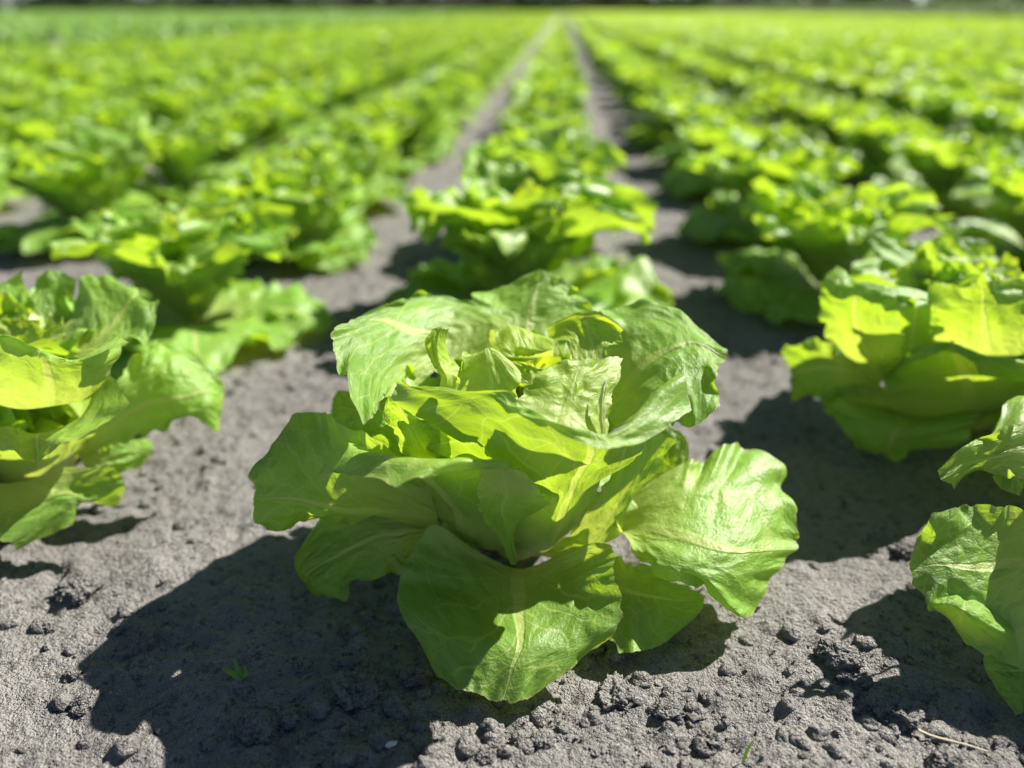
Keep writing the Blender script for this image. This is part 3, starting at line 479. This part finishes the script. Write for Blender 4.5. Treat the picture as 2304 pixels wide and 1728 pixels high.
# ------------------------------------------------------------------ the rest of the field
def variant_parts(seed):
    return [(LEAFNAME[t], leaf_mesh(LEAFNAME[t], net, MAT[t], ruf * 1.35, seed * 77 + i, 37, 37, .0018)) for i, (t, net, ruf) in enumerate(generic_plan(seed))]
VAR = [variant_parts(s) for s in (21, 22, 23, 24)]

def joined(seed, n, drop=0):
    V, F, UV, MI, o = [], [], [], [], 0
    for i, (t, net, ruf) in enumerate(generic_plan(seed)):
        if drop and i % drop == drop - 1: continue
        G, f, uv = leaf_geo(net, ruf, seed * 9 + i, n, n, .0012, 1.0)
        V.append(G); UV.append(uv); F.append(f + o); o += n * n
        MI += [('outer', 'inner', 'heart').index(t)] * (n - 1) ** 2
    return np.concatenate(V), np.concatenate(F), np.concatenate(UV), np.array(MI, np.int32)
def joined_mesh(seed, n):
    V, F, UV, MI = joined(seed, n)
    me = mesh_from('lettuce', V, F, [MAT['outer'], MAT['inner'], MAT['heart']], UV); me.polygons.foreach_set('material_index', MI); me.update()
    return me
FAR = [joined_mesh(s, 19) for s in (31, 32, 33, 34, 35)]

cp_, sp_ = math.cos(R(PITCH)), math.sin(R(PITCH)); cy_, sy_ = math.cos(R(YAW)), math.sin(R(YAW))
def to_pixel(x, y, z=0.0):
    f = -sy_ * x + cy_ * y; r = cy_ * x + sy_ * y; dz = z - CAM_H
    d = f * cp_ - dz * sp_; upv = f * sp_ + dz * cp_
    return (512 + r / d * FPX, 384 - upv / d * FPX, d) if d > .05 else (0, 0, d)

prng = random.Random(4)
FIELD_L, FIELD_R, FIELD_END = -3.15, 11.0, 70.0
cands, aside = [], []
FIX = {0: [.80, 1.09], -1: [.715, 1.0], 1: [.86, 1.12], -2: [1.06], 2: [1.03]}
for r in range(-9, 34):
    X = -.029 + .327 * r
    ys = list(FIX.get(r, []))
    y = (ys[-1] if ys else max(.55, abs(X) / 1.25 - .25) + prng.uniform(0, .28)) + (prng.uniform(.26, .31) if ys else 0)
    while y < FIELD_END: ys.append(y); y += prng.uniform(.235, .29)
    for y in ys:
        px, py, d = to_pixel(X, y, .07)
        m = FPX * .17 / d
        jx = prng.gauss(0, .008)
        if d > 0 and -m < px < 1024 + m and py < 768 + m: cands.append((d, r, X + jx, y))
        elif d > 0 and -380 < px < 1404: aside.append((X + jx, y, prng.uniform(0, 6.28), prng.uniform(.8, .97)))
cands.sort()
ORD = ['first', 'second', 'third', 'fourth', 'fifth', 'sixth', 'seventh', 'eighth', 'ninth', 'tenth', 'eleventh', 'twelfth']
def row_words(r):
    if r == 0: return 'in the middle row'
    return '%s row %s of the middle row' % (ORD[abs(r) - 1], 'left' if r < 0 else 'right')
count = {0: 1, -1: 1, 1: 2}
NIND = 296
for k, (d, r, X, y) in enumerate(cands[:NIND]):
    c = count.get(r, 0); count[r] = c + 1
    if abs(r) <= 6 and c < 9:
        label = 'blurred lettuce, %s from the front, %s' % (ORD[c], row_words(r))
    elif abs(r) <= 6:
        label = 'small blurred lettuce past the ninth head, %s' % row_words(r)
    else:
        label = 'small blurred lettuce out on the %s, beyond the sixth row from the middle' % ('left' if r < 0 else 'right')
    rz = prng.uniform(0, 6.283); s = 1.10 if (r, y) == (0, .80) else .95 if (r, y) == (-1, .715) else prng.uniform(.88, 1.0) if d < 1.2 else prng.uniform(.80, .94)
    if d < 1.75:
        root = empty('lettuce', (X, y, 0), rz, s)
        for nm, me in VAR[prng.randrange(4)]: link(nm, me, root)
    else:
        root = link('lettuce', FAR[prng.randrange(5)], None, (X, y, 0), rz); root.scale = (s, s, s)
    tag(root, label, 'lettuce', GROUP)

# past those the heads read as one mass
def mass(name, heads, protos, m, label, cat):
    """heads: list of (x, y, rz, scale)"""
    heads = np.array(heads); Vs, Fs, UVs, o = [], [], [], 0; MIs = []
    which = rng.integers(0, len(protos), len(heads))
    for q, pr in enumerate(protos):
        H_ = heads[which == q]
        if not len(H_): continue
        V, F, UV = pr[:3]
        c, s = np.cos(H_[:, 2])[:, None], np.sin(H_[:, 2])[:, None]; k = H_[:, 3][:, None]
        W_ = np.stack([(V[:, 0] * c - V[:, 1] * s) * k + H_[:, :1], (V[:, 0] * s + V[:, 1] * c) * k + H_[:, 1:2], V[:, 2] * k + 0 * c], -1)
        Vs.append(W_.reshape(-1, 3)); n = len(V)
        Fs.append((F[None] + (np.arange(len(H_)) * n)[:, None, None]).reshape(-1, F.shape[1]) + o); o += n * len(H_)
        UVs.append(np.tile(UV, (len(H_), 1))); MIs.append(np.tile(pr[3], len(H_)))
    me = mesh_from(name, np.concatenate(Vs), np.concatenate(Fs), m, np.concatenate(UVs))
    me.polygons.foreach_set('material_index', np.concatenate(MIs)); me.update()
    return tag(link(name, me), label, cat, kind='stuff')
rest = [(X, y, prng.uniform(0, 6.28), prng.uniform(.70, .85)) for (d, r, X, y) in cands[NIND:]]
rest += [h for h in aside if h[1] >= 4]; beside = [h for h in aside if h[1] < 4]
near_rest = [h for h in rest if h[1] < 14]; far_rest = [h for h in rest if h[1] >= 14]
P1 = [joined(s, 5) for s in (41, 42, 43)]; P2 = [joined(s, 3, 2) for s in (51, 52, 53)]
LM = [MAT['outer'], MAT['inner'], MAT['heart']]
mass('lettuce_crop', near_rest, P1, LM, 'lettuce rows merging into a soft green mass behind the single heads', 'crop')
if beside: mass('lettuce_crop_beside', beside, [joined(s, 13) for s in (61, 62)], LM, 'lettuce rows running on beside the view', 'crop')
mass('distant_lettuce_crop', far_rest, P2, LM, 'far lettuce field running flat to the foot of the dark wood', 'crop')

# other crops beyond the edges of the lettuce
def tuft(seed, n=9, h=.15, sp=.10):
    rg = np.random.default_rng(seed); V, F, UV, o = [], [], [], 0
    for k in range(n):
        a = rg.uniform(0, 6.28); t = np.array([math.cos(a), math.sin(a), 0]); b = np.array([-t[1], t[0], 0]); hh = h * rg.uniform(.7, 1.1)
        ps = [t * .01, t * sp * .4 + [0, 0, hh * .7], t * sp + [0, 0, hh]]
        ws = [.012, .022, .004]
        for p, ww in zip(ps, ws): V += [p - b * ww, p + b * ww]; UV += [(0, 0), (1, 1)]
        F += [(o, o + 1, o + 3, o + 2), (o + 2, o + 3, o + 5, o + 4)]; o += 6
    return np.array(V), np.array(F), np.array(UV), np.zeros(len(F), np.int32)
BLUE = plain_leaf('bluish_crop_leaf', (0.19, 0.38, 0.09), (0.30, 0.49, 0.06), 0.4, .4)
GREY = plain_leaf('greyish_crop_leaf', (0.22, 0.29, 0.15), (0.26, 0.36, 0.13), 0.4, .5)
hd = []
for r in range(0, 155):
    X = FIELD_L - .3 - r * .30; y = max(abs(X) / .80 - 1.0, 3)
    while y < 70:
        hd.append((X + prng.gauss(0, .03), y, prng.uniform(0, 6.28), prng.uniform(.8, 1.2))); y += prng.uniform(.18, .26) * (1 + y / 40)
mass('bluish_crop', hd, [tuft(s) for s in (1, 2, 3)], [BLUE], 'bluish green crop bordering the lettuce on the far left', 'crop')
hd = []
for r in range(0, 105):
    X = FIELD_R + .3 + r * .33; y = max(abs(X) / .80 - .5, 14)
    while y < 70:
        hd.append((X + prng.gauss(0, .03), y, prng.uniform(0, 6.28), prng.uniform(.9, 1.5))); y += prng.uniform(.2, .3) * 1.6
mass('greyish_crop', hd, [tuft(s, 9, .28, .12) for s in (4, 5)], [GREY], 'pale greyish crop band on the far right under the trees', 'crop')

# ------------------------------------------------------------------ the wood at the end of the field
def wood():
    rg = np.random.default_rng(3); V, F, o = [], [], 0; MI = []
    xs = np.arange(-75, 75, 2.6)
    for x0 in xs:
        x = x0 + rg.normal(0, .6); y = 74 + rg.uniform(0, 8)
        
        H_ = rg.uniform(6, 11); Rr = rg.uniform(1.8, 3.0)
        # trunk
        n = 7; a = np.linspace(0, 2 * np.pi, n, endpoint=False); rings = 5
        for k in range(rings):
            t = k / (rings - 1); rr = .20 * (1 - .75 * t)
            V += [(x + rr * math.cos(q) + .2 * math.sin(3 * t + x), y + rr * math.sin(q), H_ * .8 * t) for q in a]
        for k in range(rings - 1):
            for j in range(n):
                F.append((o + k * n + j, o + k * n + (j + 1) % n, o + (k + 1) * n + (j + 1) % n, o + (k + 1) * n + j)); MI.append(1)
        o += rings * n
        kind = int(rg.integers(0, 3)); low = rg.uniform(-.1, .5)
        NL_ = 900
        c = rg.normal(0, 1, (NL_, 3)); c /= np.linalg.norm(c, axis=1, keepdims=True); c *= rg.random((NL_, 1)) ** .4
        cz = low + (H_ - low) * .5 + c[:, 2] * (H_ - low) * .5
        cx = x + c[:, 0] * Rr; cyy = y + c[:, 1] * Rr
        s = rg.uniform(.10, .26, NL_)
        t1 = rg.normal(0, 1, (NL_, 3)); t1 /= np.linalg.norm(t1, axis=1, keepdims=True); t2 = np.cross(t1, rg.normal(0, 1, (NL_, 3))); t2 /= np.linalg.norm(t2, axis=1, keepdims=True)
        C_ = np.stack([cx, cyy, cz], -1); A, B_ = t1 * s[:, None], t2 * s[:, None] * .7
        q = np.stack([C_ - A, C_ - B_, C_ + A, C_ + B_], 1).reshape(-1, 3)
        V += [tuple(p) for p in q]; F += [(o + 4 * i, o + 4 * i + 1, o + 4 * i + 2, o + 4 * i + 3) for i in range(NL_)]; o += 4 * NL_
        MI += [0 if kind < 2 else 2] * NL_
        if True:    # undergrowth at the wood's edge
            NU = 1100; bx = x + rg.uniform(-2.3, 2.3, NU); by = y - 3.5 + rg.normal(0, .5, NU); bz = np.abs(rg.normal(0, .55, NU)) + .05
            s = rg.uniform(.10, .28, NU)
            t1 = rg.normal(0, 1, (NU, 3)); t1 /= np.linalg.norm(t1, axis=1, keepdims=True); t2 = np.cross(t1, rg.normal(0, 1, (NU, 3))); t2 /= np.linalg.norm(t2, axis=1, keepdims=True)
            C_ = np.stack([bx, by, bz], -1); A, B_ = t1 * s[:, None], t2 * s[:, None]
            q = np.stack([C_ - A, C_ - B_, C_ + A, C_ + B_], 1).reshape(-1, 3)
            V += [tuple(p) for p in q]; F += [(o + 4 * i, o + 4 * i + 1, o + 4 * i + 2, o + 4 * i + 3) for i in range(NU)]; o += 4 * NU
            MI += [(0, 0, 2, 0, 3)[int(rg.integers(0, 5))]] * NU
    m = [plain_leaf('wood_foliage', (0.075, 0.125, 0.04), (0.12, 0.20, 0.03), .3, .6, scale=.6), simple_mat('bark', (0.08, 0.065, 0.05), .9, scale=6),
         plain_leaf('wood_light_foliage', (0.16, 0.23, 0.06), (0.24, 0.34, 0.05), .35, .6, scale=.6), simple_mat('dry_brush', (0.13, 0.12, 0.06), .9, scale=3)]
    me = mesh_from('wood', np.array(V), np.array(F), m, smooth=False); me.polygons.foreach_set('material_index', np.array(MI, np.int32)); me.update()
    tag(link('wood', me), 'dark blurred wood along the far end of the field', 'wood', kind='stuff')
wood()

# ------------------------------------------------------------------ loose soil, weeds, straw
def ico(sub):
    t = (1 + 5 ** .5) / 2
    V = [(-1, t, 0), (1, t, 0), (-1, -t, 0), (1, -t, 0), (0, -1, t), (0, 1, t), (0, -1, -t), (0, 1, -t), (t, 0, -1), (t, 0, 1), (-t, 0, -1), (-t, 0, 1)]
    F = [(0, 11, 5), (0, 5, 1), (0, 1, 7), (0, 7, 10), (0, 10, 11), (1, 5, 9), (5, 11, 4), (11, 10, 2), (10, 7, 6), (7, 1, 8), (3, 9, 4), (3, 4, 2), (3, 2, 6), (3, 6, 8), (3, 8, 9), (4, 9, 5), (2, 4, 11), (6, 2, 10), (8, 6, 7), (9, 8, 1)]
    V = [np.array(v) / np.linalg.norm(v) for v in V]
    for _ in range(sub):
        mid, G = {}, []
        def m(a, b):
            k = (min(a, b), max(a, b))
            if k not in mid: p = V[a] + V[b]; V.append(p / np.linalg.norm(p)); mid[k] = len(V) - 1
            return mid[k]
        for a, b, c in F:
            d, e, f = m(a, b), m(b, c), m(c, a); G += [(a, d, f), (b, e, d), (c, f, e), (d, e, f)]
        F = G
    return np.array(V), np.array(F)

def lump(sub, seed, rough=1.0):
    V, F = ico(sub); rg = np.random.default_rng(seed); o = rg.uniform(0, 50, 6)
    d = np.zeros(len(V))
    for f, a in ((1.1, .60), (2.3, .45), (5.0, .30), (11., .20), (23., .12)):
        nn = vnoise(V[:, 0] * f + o[0], V[:, 1] * f + o[1], seed) + vnoise(V[:, 1] * f + o[2], V[:, 2] * f + o[3], seed + 1) + vnoise(V[:, 2] * f + o[4], V[:, 0] * f + o[5], seed + 2)
        d += a * (nn if f < 2 else .45 - 1.5 * np.abs(nn))
    V = V * (1 + d * rough * .62)[:, None] * np.array([1, rg.uniform(.75, .95), rg.uniform(.55, .75)])
    return V, F

LUMPS = [lump(5, s) for s in (1, 2, 3, 4)]
CLOD_ME = [mesh_from('soil_clod', V, F, SOIL) for V, F in LUMPS]
clods = [  # x, y, radius, label
    (-0.2747, 0.3380, 0.0123, 'rough grey clod at the tip of the left lettuce, half in light'),
    (-0.2735, 0.3084, 0.0061, 'small sunlit clod below the rough clod on the far left'),
    (-0.2228, 0.2562, 0.0067, 'flat sunlit clod at the left border of the big shadow'),
    (-0.2431, 0.2768, 0.0052, 'low sunlit clod between the big shadow and the left edge'),
    (-0.2170, 0.2938, 0.0085, 'flat clod just inside the left end of the big shadow'),
    (-0.1015, 0.2878, 0.0057, 'rounded grey clod in the shade, left of the splayed front leaf'),
    (-0.0933, 0.2715, 0.0121, 'wide shaded clod left below the splayed front leaf'),
    (-0.0647, 0.2805, 0.0094, 'shaded clod touching the left rim of the splayed front leaf'),
    (-0.1343, 0.2451, 0.0087, 'round shaded clod at the bottom, below the weed seedling'),
    (0.0356, 0.2757, 0.0136, 'large sunlit clod under the right tip of the splayed front leaf'),
    (0.0586, 0.2668, 0.0077, 'sunlit clod right of the large one below the front leaf'),
    (-0.0255, 0.2376, 0.0060, 'small sunlit clod at the bottom edge under the front leaf'),
    (0.0005, 0.2479, 0.0055, 'crumbly sunlit clod at the bottom edge, next to the centre'),
    (0.0771, 0.2523, 0.0061, 'sunlit clod near the grass shoot'),
    (0.1665, 0.2706, 0.0125, 'angular shaded clod above the dry straw'),
    (0.1815, 0.2449, 0.0111, 'shaded clod cut by the bottom edge under the dry straw'),
    (0.1521, 0.3054, 0.0109, 'broad shaded clod left of the pale leaf on the right'),
    (0.1582, 0.2862, 0.0046, 'small round clod in shade left of the angular clod'),
    (0.1498, 0.2913, 0.0040, 'smallest round clod in the shade of the right plant'),
    (-0.2440, 0.4054, 0.0068, 'dark clod on sunlit soil between the left plant and the big one'),
    (0.2227, 0.3999, 0.0097, 'sunlit crumbly clod beside the tip of the pale right leaf'),
]
for i, (x, y, r, lab) in enumerate(clods):
    o = link('soil_clod', CLOD_ME[i % 4], None, (x, y, ground_z(x, y) + r * .06), i * 1.9); o.scale = (r, r, r * .95)
    tag(o, lab, 'soil clod', 'loose soil clods in the foreground')

def crumbs():
    ps = [lump(2, s) for s in (11, 12, 13)]; ps1 = [lump(1, s) for s in (14, 15)]
    V, F, o = [], [], 0; n = 0
    rg = np.random.default_rng(8)
    while n < 5600:
        x = rg.uniform(-.5, .5); y = .2 + rg.random() ** 1.7 * .8
        dn = float(vnoise(np.array([x / .09]), np.array([y / .09]), 33)[0]) + .27
        for cx, cy, rr in ((-.02, .25, .06), (.05, .24, .05), (.17, .27, .06), (-.08, .27, .04)):
            dn += .45 * math.exp(-((x - cx) ** 2 + (y - cy) ** 2) / rr ** 2)
        if rg.random() > dn: continue
        r = .0006 + .0058 * rg.random() ** 10
        W_, T = (ps[n % 3] if r > .0016 else ps1[n % 2]); a = rg.uniform(0, 6.28); c, s = math.cos(a), math.sin(a)
        Q = np.stack([W_[:, 0] * c - W_[:, 1] * s, W_[:, 0] * s + W_[:, 1] * c, W_[:, 2]], -1) * r + [x, y, ground_z(x, y) + r * .15]
        V.append(Q); F.append(T + o); o += len(Q); n += 1
    tag(link('soil_crumbs', mesh_from('soil_crumbs', np.concatenate(V), np.concatenate(F), SOIL)), 'small crumbs of dry soil scattered over the crust', 'soil crumbs', kind='stuff')
crumbs()

WEED = plain_leaf('weed_leaf', (0.10, 0.25, 0.05), (0.25, 0.45, 0.02), .45)
def blade(base, tip, side, width, bend, n=9):
    base, tip, side, bend = map(np.array, (base, tip, side, bend)); V, F = [], []
    for k in range(n):
        t = k / (n - 1); p = base + (tip - base) * t + bend * (t * (1 - t) * 4); ww = width * (.35 + 1.3 * math.sin(math.pi * min(1, t * .9 + .1)) ** .8) * .6 * (1 - t ** 5)
        V += [p - side * ww, p + np.array([0, 0, -ww * .3]), p + side * ww]
        if k: F += [(3 * k - 3, 3 * k - 2, 3 * k + 1, 3 * k), (3 * k - 2, 3 * k - 1, 3 * k + 2, 3 * k + 1)]
    return mesh_from('leaf', V, F, WEED)
sx, sy = (-0.1491, 0.2691)
sz = ground_z(sx, sy)
seed = empty('weed_seedling', (sx, sy, sz)); seed.scale = (.85, .85, .85); tag(seed, 'tiny weed seedling in the shadow left of the big lettuce', 'seedling')
link('leaf', blade((0, 0, 0), (-.010, -.002, .010), (0.25, .97, 0.3), .0017, (-.001, 0, .002)), seed)
link('leaf', blade((0, 0, 0), (.002, .001, .011), (.9, .3, 0.1), .0013, (.0015, 0, 0)), seed)
link('leaf', blade((0, 0, 0), (-.004, .004, .014), (.9, .4, 0), .0014, (-.001, 0, 0)), seed)
link('leaf', blade((0, 0, 0), (.004, -.001, .003), (.2, .9, 0.2), .001, (0, 0, .001)), seed)
bx, by = (0.0902, 0.2418)
gb = link('grass_shoot', blade((0, 0, 0), (.005, .002, .0165), (.93, .3, 0), .0012, (-.0012, 0, .001)), None, (bx, by, ground_z(bx, by) - .001))
tag(gb, 'single green grass shoot standing in sunlit soil at the bottom edge', 'grass shoot')

def stick(p, q, r, m, name):
    p, q = np.array(p), np.array(q); n, rings = 7, 10; d = (q - p) / np.linalg.norm(q - p); a = np.cross(d, [0, 0, 1.]); a /= np.linalg.norm(a); b = np.cross(d, a); V, F = [], []
    for k in range(rings):
        t = k / (rings - 1); c = p + (q - p) * t + b * .0006 * math.sin(7 * t) + a * .0012 * math.sin(3.2 * t); rr = r * (1 - .5 * t) * (1 + .12 * math.sin(19 * t))
        V += [c + a * rr * math.cos(x) + b * rr * .6 * math.sin(x) for x in np.linspace(0, 6.283, n, endpoint=False)]
    for k in range(rings - 1):
        for j in range(n): F.append((k * n + j, k * n + (j + 1) % n, (k + 1) * n + (j + 1) % n, (k + 1) * n + j))
    return mesh_from(name, V, F, m)
STRAW = simple_mat('dry_straw', (0.40, 0.34, 0.24), .7, scale=600)
(tx0, ty0), (tx1, ty1) = ((0.1709, 0.2600), (0.1995, 0.2500))
st = link('straw', stick((0, 0, 0), (tx1 - tx0, ty1 - ty0, ground_z(tx1, ty1) - ground_z(tx0, ty0) - .001), .0009, STRAW, 'straw'), None, (tx0, ty0, ground_z(tx0, ty0) + .0042))
tag(st, 'thin dry straw lying in the shade in the bottom right corner', 'straw')
qx, qy = (-0.0687, 0.2374)
V, F = lump(3, 77, .7)
ch = link('stone_chip', mesh_from('stone_chip', V * np.array([1, .5, .5]), F, simple_mat('pale_stone', (0.62, 0.60, 0.58), .6)), None, (qx, qy, ground_z(qx, qy) + .0012), .5)
ch.scale = (.0032, .0032, .0032); tag(ch, 'tiny white stone chip on sunlit soil below the big lettuce', 'stone chip')
